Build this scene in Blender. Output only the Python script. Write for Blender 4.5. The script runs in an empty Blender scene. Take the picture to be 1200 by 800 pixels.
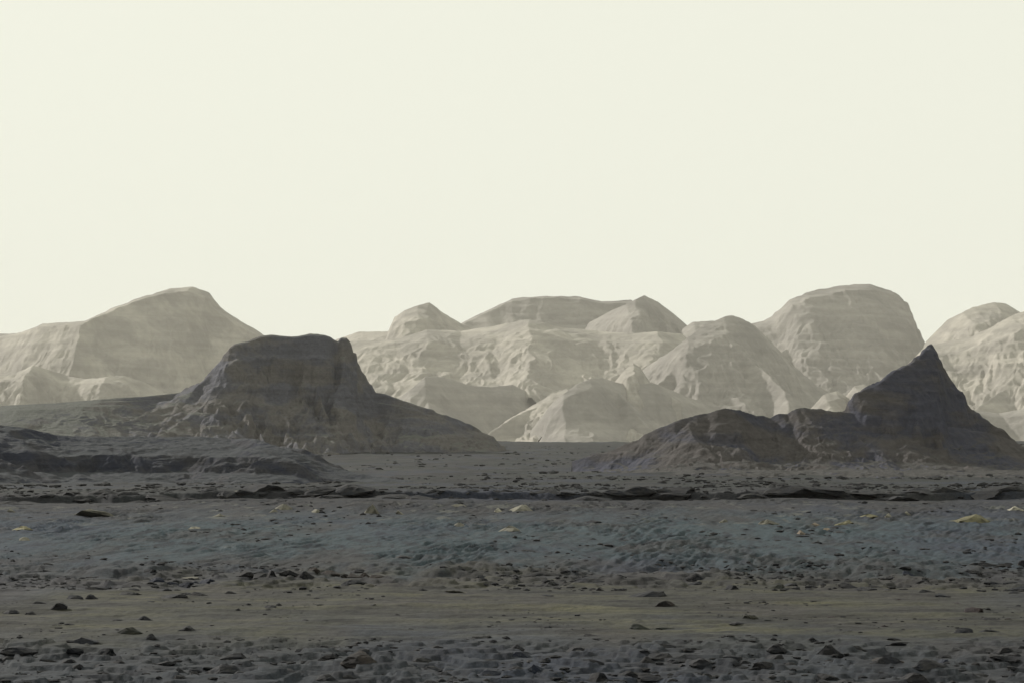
import bpy, bmesh, math, random
import numpy as np
from mathutils import Vector

sc = bpy.context.scene
col = sc.collection
R = math.radians

# ------------------------------------------------------------------ camera
EYE = 5.0                      # mast height over the flat, metres
LENS, SENSOR = 100.0, 36.0
F = 1200 * LENS / SENSOR       # focal length in pixels of the 1200 px wide photograph
PITCH = math.atan(120 / F)     # eye level falls on photo row 520
cam_d = bpy.data.cameras.new('camera')
cam_d.lens, cam_d.sensor_width = LENS, SENSOR
cam_d.clip_start, cam_d.clip_end = 0.5, 60000
cam = bpy.data.objects.new('camera', cam_d)
cam.location = (0, 0, EYE)
cam.rotation_euler = (R(90) + PITCH, 0, 0)
col.objects.link(cam)
sc.camera = cam

# ------------------------------------------------------------------ light
SUN_EL, SUN_AZ = R(26), R(-49)             # azimuth from +Y, clockwise: behind and to the left
sun_dir = Vector((math.sin(SUN_AZ) * math.cos(SUN_EL), math.cos(SUN_AZ) * math.cos(SUN_EL), math.sin(SUN_EL)))
sun_d = bpy.data.lights.new('sun', 'SUN')
sun_d.energy, sun_d.angle, sun_d.color = 5.0, R(0.6), (1.0, 0.95, 0.88)
sun = bpy.data.objects.new('sun', sun_d)
sun.rotation_euler = (-sun_dir).to_track_quat('-Z', 'Y').to_euler()
sun.location = (-300, 200, 300)
col.objects.link(sun)

world = bpy.data.worlds.new('World')
sc.world = world
world.use_nodes = True
wn, wl = world.node_tree.nodes, world.node_tree.links
wn.clear()
w_out = wn.new('ShaderNodeOutputWorld')
w_bg = wn.new('ShaderNodeBackground')
w_bg.inputs['Strength'].default_value = 0.1
w_sky = wn.new('ShaderNodeTexSky')
w_sky.sky_type = 'NISHITA'
w_sky.sun_disc = False
w_sky.sun_elevation, w_sky.sun_rotation = SUN_EL, SUN_AZ
w_sky.air_density, w_sky.dust_density, w_sky.ozone_density = 1.0, 6.0, 1.0
w_bw = wn.new('ShaderNodeRGBToBW')
w_tint = wn.new('ShaderNodeMix'); w_tint.data_type = 'RGBA'; w_tint.blend_type = 'MULTIPLY'
w_tint.inputs[0].default_value = 1.0
w_tint.inputs[7].default_value = (1.0, 0.985, 0.84, 1)
w_mix = wn.new('ShaderNodeMix'); w_mix.data_type = 'RGBA'
w_mix.inputs[0].default_value = 0.93
w_mix.inputs[7].default_value = (9.05, 9.15, 7.95, 1)     # sky full of pale dust
wl.new(w_sky.outputs[0], w_bw.inputs[0])
wl.new(w_bw.outputs[0], w_tint.inputs[6])
wl.new(w_tint.outputs[2], w_mix.inputs[6])
wl.new(w_mix.outputs[2], w_bg.inputs['Color'])
wl.new(w_bg.outputs[0], w_out.inputs['Surface'])

sc.render.engine = 'CYCLES'
sc.cycles.use_denoising = True
sc.cycles.max_bounces = 5
sc.cycles.diffuse_bounces = 2
sc.cycles.volume_bounces = 1
sc.view_settings.view_transform = 'Standard'
sc.view_settings.look = 'None'
sc.view_settings.exposure = 0.0
sc.view_settings.gamma = 1.0
sc.view_settings.use_curve_mapping = False

HAZE_DENSITY = 3.2e-5

# ------------------------------------------------------------------ noise
def _hash(ix, iy, seed):
    h = (ix.astype(np.int64) * 374761393 + iy.astype(np.int64) * 668265263 + seed * 1442695041) & 0x7fffffff
    h = ((h ^ (h >> 13)) * 1274126177) & 0x7fffffff
    h = ((h ^ (h >> 16)) * 668265263) & 0x7fffffff
    return (h ^ (h >> 15)) & 0xffff

def perlin(x, y, seed=0):
    x0, y0 = np.floor(x), np.floor(y)
    fx, fy = x - x0, y - y0
    u = fx * fx * fx * (fx * (fx * 6 - 15) + 10)
    v = fy * fy * fy * (fy * (fy * 6 - 15) + 10)
    def g(dx, dy):
        a = _hash(x0 + dx, y0 + dy, seed) * (2 * math.pi / 65536)
        return np.cos(a) * (fx - dx) + np.sin(a) * (fy - dy)
    n0 = g(0, 0) * (1 - u) + g(1, 0) * u
    n1 = g(0, 1) * (1 - u) + g(1, 1) * u
    return (n0 * (1 - v) + n1 * v) * 1.5

def fbm(x, y, seed=0, octs=4, gain=0.5):
    s, a, t = 0.0, 1.0, 0.0
    for i in range(octs):
        s = s + a * perlin(x * 2 ** i + 17.3 * i, y * 2 ** i - 9.1 * i, seed + i)
        t += a
        a *= gain
    return s / t

def ridged(x, y, seed=0, octs=4, gain=0.5):
    s, a, t = 0.0, 1.0, 0.0
    for i in range(octs):
        s = s + a * (1 - np.abs(perlin(x * 2 ** i + 5.7 * i, y * 2 ** i + 3.3 * i, seed + i)) * 1.6)
        t += a
        a *= gain
    return s / t

def sstep(a, b, x):
    t = np.clip((x - a) / (b - a), 0, 1)
    return t * t * (3 - 2 * t)

# ------------------------------------------------------------------ photo rows and columns -> the world
def wx(px, D):
    return (px - 600) / F * D / (math.cos(PITCH)) * 1.0

def wz(py, D):
    a = math.atan((400 - py) / F) + PITCH
    return EYE + D * math.tan(a)

# ------------------------------------------------------------------ ground shape
GY = np.array([-14000, 0, 60, 90, 104, 112, 125, 145, 160, 175, 186, 191.4, 191.9, 196, 215, 250, 300, 450, 650, 850, 1000, 1200, 1330, 1500, 1900, 2600, 16000], float)
GZ = np.array([0, 0, 0, 0, 0.02, 0.10, 0.32, 0.66, 0.92, 1.20, 1.28, 1.30, 1.78, 1.86, 1.62, 1.32, 0.95, -.15, -.15, 1.0, 2.6, 4.9, 6.3, 4.5, -4, -10, -14], float)
RIMX = np.array([-40, -34, -26, -18, -14, -9, 0, 12, 19, 30, 40], float)      # how much higher or lower the rim lies
RIMZ = np.array([-.28, -.26, -.20, .10, .14, .03, 0, -.02, .08, -.02, -.05], float)

def ground(x, y, fine=True):
    x = np.asarray(x, float); y = np.asarray(y, float)
    near = 1 - sstep(250, 420, y)
    yy = y + near * sstep(95, 120, y) * (2.6 * fbm(x / 14, y / 60, 3, 3) + 0.8 * fbm(x / 2.5, y / 40, 5, 2))
    z = np.interp(yy, GY, GZ)
    z = z + np.interp(x, RIMX, RIMZ) * sstep(165, 193, y) * (1 - sstep(196, 240, y))
    z = z + .20 * fbm(x / 7, y / 40, 9, 3) * sstep(150, 185, y) * (1 - sstep(200, 240, y))
    # broken second ledge at the foot of the slope
    led = sstep(0.05, 0.3, fbm(x / 7, y / 90, 11, 2))
    yl = y + 2.0 * fbm(x / 6, x / 9, 12, 3)
    z = z + 0.24 * led * sstep(107.5, 108.3, yl) * (1 - sstep(109, 122, yl))
    far = sstep(230, 420, y) * (1 - sstep(1500, 2000, y))
    z = z + far * (0.6 * fbm(x / 60, y / 90, 21, 4) + 0.7 * (ridged(x / 16, y / 30, 23, 5) - .6))
    z = z + sstep(1800, 2600, y) * 9 * fbm(x / 500, y / 500, 25, 4)
    if fine:
        # wind-carved laminations that lean to the right up the slope
        sl = sstep(103, 120, y) * (1 - sstep(182, 192, y))
        c, s = math.cos(R(76)), math.sin(R(76))
        u, v = c * x + s * y, -s * x + c * y
        wv = v + 0.5 * fbm(x / 3, y / 5, 30, 2)
        lam = ridged(u / 5.5, wv / 0.85, 31, 3) - 0.62
        lam2 = ridged(u / 4, wv / 0.33, 37, 2) - 0.62
        msk = 0.35 + 0.65 * sstep(-.25, .25, fbm(x / 5, y / 14, 33, 2))
        big = sstep(-.3, .35, fbm(x / 9, y / 22, 35, 3))
        z = z + sl * msk * (0.34 * lam * (.35 + .65 * big) + 0.10 * lam2) + sl * .10 * fbm(x / 4, y / 12, 36, 3)
        # sand flat: low drifts, then the broken pavement nearest the camera
        fl = 1 - sstep(98, 112, y)
        z = z + fl * (0.13 * fbm(x / 6, y / 3.0, 41, 4) + 0.07 * ridged(x / 3.0, y / 1.6, 43, 3))
        pv = 1 - sstep(69, 75, y + 3 * fbm(x / 3, y / 6, 46, 2))
        q = fbm(x / 2.2, y / 2.8, 45, 4, 0.55) * 4.0
        st = np.floor(q) + sstep(0.80, 1.0, q - np.floor(q))
        z = z + pv * (0.10 * st + 0.03 * (ridged(x / 0.8, y / 1.4, 47, 3) - .6))
        bd = sstep(96, 101, y) * (1 - sstep(112, 118, y))
        q = fbm(x / 2.2, y / 5.0, 48, 4, 0.55) * 3.5
        st = np.floor(q) + sstep(0.7, 1.0, q - np.floor(q))
        z = z + bd * (0.12 * st + 0.05 * (ridged(x / 1.1, y / 2.4, 49, 3) - .6))
        rm = sstep(188, 193, y) * (1 - sstep(300, 480, y))
        z = z + rm * (0.22 * (ridged(x / 1.6, y / 4.5, 51, 3) - 0.6) + 0.08 * (ridged(x / 4.5, y / 9, 53, 3) - .6))
        z = z + 0.012 * fbm(x / 0.4, y / 0.5, 55, 2) * (1 - sstep(150, 260, y))
    return z

def ground_hit(px, py):
    """Where the sight line through a photo pixel first meets the ground."""
    Y = np.geomspace(30, 1400, 5000)
    X = wx(px, Y); Z = wz(py, Y)
    k = np.nonzero(Z <= ground(X, Y, False))[0]
    i = k[0] if len(k) else len(Y) - 1
    return float(X[i]), float(Y[i])

# ------------------------------------------------------------------ mesh helpers
def mesh_grid(name, X, Y, Z, mat, keep=None, smooth=True):
    n, m = X.shape
    co = np.stack([X, Y, Z], -1).reshape(-1, 3)
    idx = np.arange(n * m).reshape(n, m)
    q = np.stack([idx[:-1, :-1], idx[:-1, 1:], idx[1:, 1:], idx[1:, :-1]], -1).reshape(-1, 4)
    if keep is not None:
        kf = keep.reshape(-1)
        q = q[kf[q].any(1)]
        used = np.zeros(n * m, bool); used[q] = True
        re = np.cumsum(used) - 1
        co, q = co[used], re[q]
    me = bpy.data.meshes.new(name)
    me.vertices.add(len(co)); me.vertices.foreach_set('co', co.astype(np.float32).ravel())
    me.loops.add(q.size); me.loops.foreach_set('vertex_index', q.astype(np.int32).ravel())
    me.polygons.add(len(q))
    me.polygons.foreach_set('loop_start', np.arange(0, q.size, 4, dtype=np.int32))
    me.polygons.foreach_set('use_smooth', np.full(len(q), smooth, bool))
    me.materials.append(mat)
    me.update(calc_edges=True)
    o = bpy.data.objects.new(name, me)
    col.objects.link(o)
    return o

def tag(o, label=None, cat=None, group=None, kind=None):
    if label: o['label'] = label
    if cat: o['category'] = cat
    if group: o['group'] = group
    if kind: o['kind'] = kind
    return o

# ------------------------------------------------------------------ materials
class Mat:
    def __init__(s, name, rough=0.95):
        s.m = bpy.data.materials.new(name); s.m.use_nodes = True
        s.n, s.l = s.m.node_tree.nodes, s.m.node_tree.links
        s.n.clear()
        s.out = s.n.new('ShaderNodeOutputMaterial')
        s.b = s.n.new('ShaderNodeBsdfPrincipled')
        s.b.inputs['Roughness'].default_value = rough
        s.b.inputs['Specular IOR Level'].default_value = 0.15
        s.l.new(s.b.outputs[0], s.out.inputs['Surface'])
        s.geo = s.n.new('ShaderNodeNewGeometry')
        s.pos = s.geo.outputs['Position']
    def link(s, a, b): s.l.new(a, b)
    def mapping(s, scale, src=None, rot=0.0):
        m = s.n.new('ShaderNodeMapping')
        m.inputs['Scale'].default_value = scale
        m.inputs['Rotation'].default_value = (0, 0, rot)
        s.link(src or s.pos, m.inputs['Vector'])
        return m.outputs[0]
    def noise(s, vec, scale=1.0, detail=4, rough=0.55, dist=0.0):
        t = s.n.new('ShaderNodeTexNoise')
        t.inputs['Scale'].default_value = scale
        t.inputs['Detail'].default_value = detail
        t.inputs['Roughness'].default_value = rough
        t.inputs['Distortion'].default_value = dist
        s.link(vec, t.inputs['Vector'])
        return t.outputs[0]
    def math(s, op, a, b=None, clamp=False):
        t = s.n.new('ShaderNodeMath'); t.operation = op; t.use_clamp = clamp
        for k, v in enumerate((a, b)):
            if v is None: continue
            if isinstance(v, (int, float)): t.inputs[k].default_value = v
            else: s.link(v, t.inputs[k])
        return t.outputs[0]
    def ramp(s, fac, stops, interp='LINEAR'):
        t = s.n.new('ShaderNodeValToRGB')
        t.color_ramp.interpolation = interp
        e = t.color_ramp.elements
        while len(e) < len(stops): e.new(0.5)
        for k, (p, c) in enumerate(stops):
            e[k].position = p
            e[k].color = (*c, 1) if isinstance(c, (tuple, list)) else (c, c, c, 1)
        s.link(fac, t.inputs[0])
        return t.outputs[0]
    def range(s, v, a, b):
        t = s.n.new('ShaderNodeMapRange')
        t.interpolation_type = 'SMOOTHSTEP'
        t.inputs['From Min'].default_value, t.inputs['From Max'].default_value = a, b
        s.link(v, t.inputs['Value'])
        return t.outputs[0]
    def mix(s, fac, a, b, mode='MIX'):
        t = s.n.new('ShaderNodeMix'); t.data_type = 'RGBA'; t.blend_type = mode
        for k, v in ((0, fac), (6, a), (7, b)):
            if isinstance(v, (int, float)): t.inputs[k].default_value = v if k == 0 else (v, v, v, 1)
            elif isinstance(v, (tuple, list)): t.inputs[k].default_value = (*v, 1)
            else: s.link(v, t.inputs[k])
        return t.outputs[2]
    def xyz(s, src=None):
        t = s.n.new('ShaderNodeSeparateXYZ'); s.link(src or s.pos, t.inputs[0]); return t.outputs
    def bump(s, height, dist, strength=1.0, prev=None):
        t = s.n.new('ShaderNodeBump')
        t.inputs['Strength'].default_value = strength
        t.inputs['Distance'].default_value = dist
        s.link(height, t.inputs['Height'])
        if prev is not None: s.link(prev, t.inputs['Normal'])
        return t.outputs[0]
    def finish(s, colour, normal=None):
        if isinstance(colour, tuple): s.b.inputs['Base Color'].default_value = (*colour, 1)
        else: s.link(colour, s.b.inputs['Base Color'])
        if normal is not None: s.link(normal, s.b.inputs['Normal'])
        return s.m

def ground_material():
    m = Mat('ground_soil')
    x, y, z = m.xyz()
    n_big = m.noise(m.mapping((1 / 9, 1 / 26, 0.1)), 1, 3)
    n_mid = m.noise(m.mapping((1 / 2.6, 1 / 11, 0.1)), 1, 5, 0.65, 0.5)
    yw = m.math('ADD', y, m.math('MULTIPLY', m.math('SUBTRACT', n_big, 0.5), 34.0))
    yw = m.math('ADD', yw, m.math('MULTIPLY', m.math('SUBTRACT', n_mid, 0.5), 34.0))
    t = m.math('DIVIDE', yw, 250.0)
    base = m.ramp(t, [
        (0.20, (0.050, 0.056, 0.066)),
        (0.285, (0.052, 0.055, 0.059)),
        (0.32, (0.060, 0.057, 0.046)),
        (0.385, (0.057, 0.053, 0.043)),
        (0.43, (0.058, 0.053, 0.049)),
        (0.47, (0.053, 0.075, 0.085)),
        (0.60, (0.053, 0.080, 0.090)),
        (0.655, (0.052, 0.062, 0.072)),
        (0.695, (0.042, 0.040, 0.044)),
        (0.755, (0.044, 0.042, 0.045)),
        (0.81, (0.036, 0.040, 0.039)),
        (0.99, (0.019, 0.0235, 0.0215))])
    # the plain beyond the rim: sandy greenish grey with dark stony patches
    fp = m.noise(m.mapping((1 / 22, 1 / 60, 0.1)), 1, 6, 0.7, 0.6)
    beyond = m.range(y, 200, 320)
    base = m.mix(m.math('MULTIPLY', beyond, m.math('SUBTRACT', 1.0, m.range(fp, 0.42, 0.53))), base, (0.012, 0.013, 0.017))
    base = m.mix(m.math('MULTIPLY', beyond, m.range(fp, 0.55, 0.72)), base, (0.066, 0.070, 0.062))
    # yellowish dust drifts across the flat
    d = m.noise(m.mapping((1 / 11, 1 / 3.5, 0.1)), 1, 4, 0.6, 0.3)
    flat = m.math('MULTIPLY', m.range(y, 68, 78), m.math('SUBTRACT', 1.0, m.range(y, 100, 116)))
    c = m.mix(m.math('MULTIPLY', m.range(d, 0.47, 0.66), m.math('MULTIPLY', flat, 0.8)), base, (0.106, 0.097, 0.054))
    # laminated streaks up the slope
    c76 = R(-14)
    s1 = m.noise(m.mapping((1 / 0.75, 1 / 5.0, 0.0), rot=c76), 1, 5, 0.62, 0.5)
    slope = m.math('MULTIPLY', m.range(y, 103, 116), m.math('SUBTRACT', 1.0, m.range(y, 184, 194)))
    dark = m.math('MULTIPLY', m.range(s1, 0.50, 0.34) if False else m.math('SUBTRACT', 1.0, m.range(s1, 0.38, 0.53)), slope)
    c = m.mix(m.math('MULTIPLY', dark, 0.8), c, (0.019, 0.025, 0.036))
    lite = m.math('MULTIPLY', m.range(s1, 0.56, 0.74), slope)
    c = m.mix(m.math('MULTIPLY', lite, 0.6), c, (0.115, 0.124, 0.120))
    # bluish and brownish provinces
    p = m.noise(m.mapping((1 / 16, 1 / 40, 0.1)), 1, 3, 0.5)
    c = m.mix(m.math('MULTIPLY', m.range(p, 0.48, 0.66), 0.55), c, (0.040, 0.048, 0.078))
    p2 = m.noise(m.mapping((1 / 5, 1 / 13, 0.1), rot=0.3), 1, 4, 0.6)
    c = m.mix(m.math('MULTIPLY', m.range(p2, 0.48, 0.64), 0.6), c, (0.060, 0.052, 0.049))
    # pale bedrock showing through under the rim
    pb = m.noise(m.mapping((1 / 1.6, 1 / 5.5, 0.1)), 1, 4, 0.6, 0.4)
    pbz = m.math('MULTIPLY', m.range(y, 140, 158), m.math('SUBTRACT', 1.0, m.range(y, 180, 188)))
    c = m.mix(m.math('MULTIPLY', m.math('MULTIPLY', m.range(pb, 0.57, 0.66), pbz), 0.6), c, (0.165, 0.160, 0.130))
    # grain
    g = m.noise(m.pos, 7.0, 5, 0.65)
    c = m.mix(0.8, c, m.ramp(g, [(0.3, 0.55), (0.5, 1.0), (0.75, 1.5)]), 'MULTIPLY')
    # dark broken pavement where bedrock shows near the camera and at the slope foot
    pv = m.noise(m.mapping((1 / 1.5, 1 / 1.9, 0.3)), 1, 5, 0.65, 0.4)
    pz = m.math('ADD', m.math('SUBTRACT', 1.0, m.range(yw, 66, 78)), m.math('MULTIPLY', m.math('MULTIPLY', m.range(y, 97, 104), m.math('SUBTRACT', 1.0, m.range(y, 108, 120))), 0.8))
    c = m.mix(m.math('MULTIPLY', m.math('MULTIPLY', m.math('SUBTRACT', 1.0, m.range(pv, 0.40, 0.52)), pz), 0.5), c, (0.022, 0.021, 0.026))
    # dark lag of pebbles
    g2 = m.noise(m.mapping((1.0, 0.55, 1.0)), 1.6, 5, 0.7)
    lag = m.math('SUBTRACT', 1.0, m.range(g2, 0.36, 0.47))
    c = m.mix(m.math('MULTIPLY', lag, 0.55), c, (0.024, 0.024, 0.027))
    # wind-sorted streaks of finer and coarser grains
    st = m.noise(m.mapping((1 / 4.5, 1 / 1.9, 0.2)), 1, 5, 0.65, 0.6)
    c = m.mix(m.math('MULTIPLY', flat, 0.85), c, m.mix(1.0, c, m.ramp(st, [(0.34, (0.36, 0.36, 0.39)), (0.49, (0.95, 0.95, 0.95)), (0.66, (1.6, 1.56, 1.38))]), 'MULTIPLY'))
    c = m.mix(1.0, c, (0.46, 0.495, 0.545), 'MULTIPLY')
    b = m.bump(m.noise(m.pos, 3.0, 6, 0.65), 0.10, 0.8)
    b = m.bump(m.noise(m.mapping((1 / 3, 1 / 9, 1 / 3)), 1, 4, 0.6), 0.8, 0.5, b)
    return m.finish(c, b)

def near_hill_material(name, rock, rock2, sand, scale=1.0, strata=1.6):
    m = Mat(name)
    nz = m.xyz(m.geo.outputs['Normal'])[2]
    n1 = m.noise(m.mapping((0.05 * scale, 0.05 * scale, 0.10 * scale)), 1, 5, 0.6, 0.6)
    c = m.mix(m.range(n1, 0.42, 0.58), rock, rock2)
    # bedding
    zz = m.noise(m.mapping((0.03 * scale, 0.03 * scale, strata * 0.3)), 1, 4, 0.6, 0.35)
    c = m.mix(0.45, c, m.ramp(zz, [(0.30, 0.62), (0.5, 1.0), (0.7, 1.32)]), 'MULTIPLY')
    # sand lies on the gentler ground
    n2 = m.noise(m.mapping((0.09 * scale, 0.09 * scale, 0.2)), 1, 5, 0.65, 0.3)
    f = m.range(m.math('ADD', nz, m.math('MULTIPLY', m.math('SUBTRACT', n2, 0.5), 0.28)), 0.885, 0.975)
    c = m.mix(f, c, sand)
    g = m.noise(m.pos, 0.9, 6, 0.7)
    c = m.mix(0.5, c, m.ramp(g, [(0.3, 0.5), (0.5, 1.0), (0.72, 1.45)]), 'MULTIPLY')
    b = m.bump(m.noise(m.pos, 0.55, 7, 0.65), 1.0, 0.7)
    b = m.bump(zz, 1.2, 0.45, b)
    return m.finish(c, b)

def far_hill_material(name, lo, hi):
    m = Mat(name)
    n1 = m.noise(m.mapping((1 / 120, 1 / 120, 1 / 55)), 1, 6, 0.6, 0.8)
    c = m.mix(m.range(n1, 0.35, 0.68), lo, hi)
    zz = m.noise(m.mapping((1 / 400, 1 / 400, 1 / 9)), 1, 3, 0.5)
    c = m.mix(0.45, c, m.ramp(zz, [(0.3, 0.75), (0.5, 1.0), (0.7, 1.2)]), 'MULTIPLY')
    g = m.noise(m.pos, 1 / 14, 6, 0.65)
    c = m.mix(0.28, c, m.ramp(g, [(0.3, 0.65), (0.5, 1.0), (0.72, 1.3)]), 'MULTIPLY')
    b = m.bump(m.noise(m.pos, 1 / 16, 6, 0.6), 4.0, 0.6)
    return m.finish(c, b)

def rock_material(name, a, bcol):
    m = Mat(name, 0.85)
    oi = m.n.new('ShaderNodeObjectInfo')
    n = m.noise(m.pos, 2.5, 5, 0.65)
    c = m.mix(m.range(n, 0.35, 0.65), a, bcol)
    c = m.mix(0.6, c, m.ramp(oi.outputs['Random'], [(0.0, 0.65), (0.5, 1.0), (1.0, 1.45)]), 'MULTIPLY')
    c = m.mix(1.0, c, oi.outputs['Color'], 'MULTIPLY')
    g = m.noise(m.pos, 14.0, 5, 0.7)
    c = m.mix(0.6, c, m.ramp(g, [(0.3, 0.6), (0.5, 1.0), (0.72, 1.4)]), 'MULTIPLY')
    b = m.bump(m.noise(m.pos, 6.0, 6, 0.7), 0.08, 0.8)
    return m.finish(c, b)

M_GROUND = ground_material()
M_BUTTE = near_hill_material('butte_rock', (0.096, 0.090, 0.088), (0.070, 0.071, 0.086), (0.085, 0.089, 0.083))
M_FIN = near_hill_material('fin_rock', (0.058, 0.053, 0.053), (0.037, 0.039, 0.056), (0.047, 0.046, 0.046))
M_MOUND = near_hill_material('mound_rock', (0.038, 0.038, 0.044), (0.025, 0.028, 0.042), (0.036, 0.040, 0.047), 2.0, 3.0)
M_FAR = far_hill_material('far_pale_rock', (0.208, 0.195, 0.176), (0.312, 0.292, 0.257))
M_FAR_SHADE = far_hill_material('far_rock_shade', (0.165, 0.156, 0.145), (0.230, 0.217, 0.198))  # darker copy of the pale rock; shade on the shaded hills put into colour
M_ROCK = rock_material('dark_basalt', (0.012, 0.0135, 0.018), (0.022, 0.0215, 0.023))
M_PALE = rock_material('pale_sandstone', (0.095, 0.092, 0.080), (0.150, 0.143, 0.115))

# ------------------------------------------------------------------ ground sheet
def make_ground():
    d1 = np.radians(np.linspace(-13.5, 13.5, 760))
    left = np.radians(-13.5 - np.geomspace(0.15, 166.5, 60))[::-1]
    right = np.radians(13.5 + np.geomspace(0.15, 166.5, 60))
    az = np.concatenate([left, d1, right])
    r = np.concatenate([[0.01], np.geomspace(8, 48, 14)[:-1], np.geomspace(48, 112, 330)[:-1], np.geomspace(112, 186, 190)[:-1],
                        np.geomspace(186, 215, 170)[:-1], np.geomspace(215, 1500, 170)[:-1], np.geomspace(1500, 13000, 70)])
    A, RR = np.meshgrid(az, r)
    X, Y = np.sin(A) * RR, np.cos(A) * RR
    o = mesh_grid('ground', X, Y, ground(X, Y), M_GROUND)
    tag(o, 'dark grey sandy plain with a streaked slope up to a rim', 'ground', kind='structure')
make_ground()

# ------------------------------------------------------------------ hills
def hill(name, label, D, ridge, mat, step, base=-12.0, front=((0, 0), (.35, .12), (1.0, .62), (1.9, 1.0), (2.6, 1.15)), back=None,
         gully=0.35, gl=50.0, warp=25.0, rough=3.0, rl=40.0, spurs=(), terrace=(0, 1), seed=1, cap=None, meander=0.0, gdepth=0.25, silh=0.65,
         cat='hill', soft=None, front2=None, fspan=None, steep=1.0, calm=None, ribs=0, rib_k=.85, crown=None, rib_fall=(.28, .62)):
    rd = np.array(ridge, float)
    dd = D + rd[:, 2]
    rx, rz = wx(rd[:, 0], dd), np.array([wz(p, q) for p, q in zip(rd[:, 1], dd)])
    H_all = max(rz) - base
    fw = fspan * H_all if (fspan) else front[-1][0] * H_all * 0.75
    bw = (back or front)[-1][0] * H_all * 0.6
    xs = np.arange(rx.min() - 0.0, rx.max() + step, step)
    ys = np.arange(dd.min() - fw, dd.max() + bw, step * 1.25)
    X, Y = np.meshgrid(xs, ys)
    yr0 = np.interp(X, rx, dd) + meander * fbm(X / (gl * 2.2), X * 0 + seed, seed + 3, 3)
    d0 = np.abs(Y - yr0)
    wfade = sstep(0, 0.5 * H_all, d0)
    Xw = X + wfade * warp * fbm(X / (gl * 1.6), Y / (gl * 1.6), seed + 7, 4)
    P = np.interp(Xw, rx, rz)
    yr = np.interp(Xw, rx, dd) + meander * fbm(Xw / (gl * 2.2), X * 0 + seed, seed + 3, 3)
    d = Y - yr
    Hh = np.maximum(P - base, 0.02 * H_all)
    cm = np.interp(X, [wx(p, D) for p, _ in calm], [k for _, k in calm]) if calm else 1.0
    gfade = sstep(0, 0.25 * H_all, np.abs(d)) * cm
    gv = ridged(Xw / gl + 0.3 * fbm(X / gl, Y / gl, seed + 5, 2), Y / (gl / gdepth), seed + 11, 4, 0.55) - 0.62
    q = np.abs(d) / Hh * (1 - gfade * gully * gv * 1.6)
    q = q * steep
    if soft: q = q / np.interp(X, [wx(p, D) for p, _ in soft], [k for _, k in soft])
    fc, bc = np.array(front), np.array(back or front)
    cf = np.interp(q, fc[:, 0], fc[:, 1])
    if front2:      # another cross-section over part of the length
        w2 = np.interp(X, [wx(p, D) for p, _ in front2[1]], [k for _, k in front2[1]])
        f2 = np.array(front2[0])
        cf = cf * (1 - w2) + np.interp(q, f2[:, 0], f2[:, 1]) * w2
    cb = np.interp(q, bc[:, 0], bc[:, 1])
    c = np.where(d < 0, cf + .04 * np.maximum(0, q - fc[-1, 0]), cb + .04 * np.maximum(0, q - bc[-1, 0]))
    Z = base + Hh * (1 - c)
    for sp in spurs:
        pts, k = np.array(sp[0], float), sp[1]
        sd = D + pts[:, 2]
        sx, sz = wx(pts[:, 0], sd), np.array([wz(p, w) for p, w in zip(pts[:, 1], sd)])
        wX = X + 0.35 * warp * fbm(X / gl, Y / gl, seed + 40, 3)
        wY = Y + 0.35 * warp * fbm(X / gl, Y / gl, seed + 50, 3)
        for i in range(len(pts) - 1):
            ex, ey = sx[i + 1] - sx[i], sd[i + 1] - sd[i]
            t = np.clip(((wX - sx[i]) * ex + (wY - sd[i]) * ey) / (ex * ex + ey * ey), 0, 1)
            dist = np.hypot(wX - sx[i] - t * ex, wY - sd[i] - t * ey)
            zs = sz[i] + t * (sz[i + 1] - sz[i]) - k * dist * (1 + 0.35 * (ridged(X / gl, Y / gl, seed + 60, 3) - .6))
            Z = np.maximum(Z, zs)
    # ribs: sharp spurs that run down the face, each with a sunny and a shady flank
    rr = random.Random(seed * 7 + 1)
    wX = X + 0.28 * warp * fbm(X / gl, Y / gl, seed + 70, 4)
    wY = Y + 0.28 * warp * fbm(X / gl, Y / gl, seed + 80, 4)
    for k in range(ribs):
        t0 = (k + rr.uniform(.15, .85)) / ribs
        x0 = rx[0] + (rx[-1] - rx[0]) * (.12 + .76 * t0)
        z0 = float(np.interp(x0, rx, rz)); y0 = float(np.interp(x0, rx, dd))
        h0 = z0 - base
        px_, py_, pz_ = x0, y0 - .06 * h0, z0 - rr.uniform(.05, .16) * h0
        lean = rr.uniform(-.75, .45)
        kk = rib_k * rr.uniform(.85, 1.25)
        for j in range(4):
            st = h0 * rr.uniform(.30, .48)
            nx, ny = px_ + lean * st, py_ - st
            nz = pz_ - st * rr.uniform(*rib_fall)
            ex, ey = nx - px_, ny - py_
            t = np.clip(((wX - px_) * ex + (wY - py_) * ey) / (ex * ex + ey * ey), 0, 1)
            Z = np.maximum(Z, pz_ + t * (nz - pz_) - kk * np.hypot(wX - px_ - t * ex, wY - py_ - t * ey))
            px_, py_, pz_ = nx, ny, nz
            lean += rr.uniform(-.35, .35)
    if crown:       # a steep crest that stands on the ridge
        cp, ck = np.array(crown[0], float), crown[1]
        cd = D + cp[:, 2]
        cx, cz = wx(cp[:, 0], cd), np.array([wz(p, w) for p, w in zip(cp[:, 1], cd)])
        xw = X + 1.2 * fbm(X / 5, Y / 5, seed + 90, 4) * sstep(0, 4, np.abs(Y - np.interp(X, cx, cd)))
        dc = np.abs(Y - np.interp(xw, cx, cd)) * (1 + .25 * (ridged(X / 4.5, Y / 9, seed + 91, 3) - .6))
        pr = np.interp(xw, cx, cz, left=-99, right=-99)
        Z = np.maximum(Z, pr - np.interp(dc, [0, 1.2, 5, 14, 40], [0, .35, 5 * ck * .8, 14 * ck, 40 * ck]))
    A, lam = terrace
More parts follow.
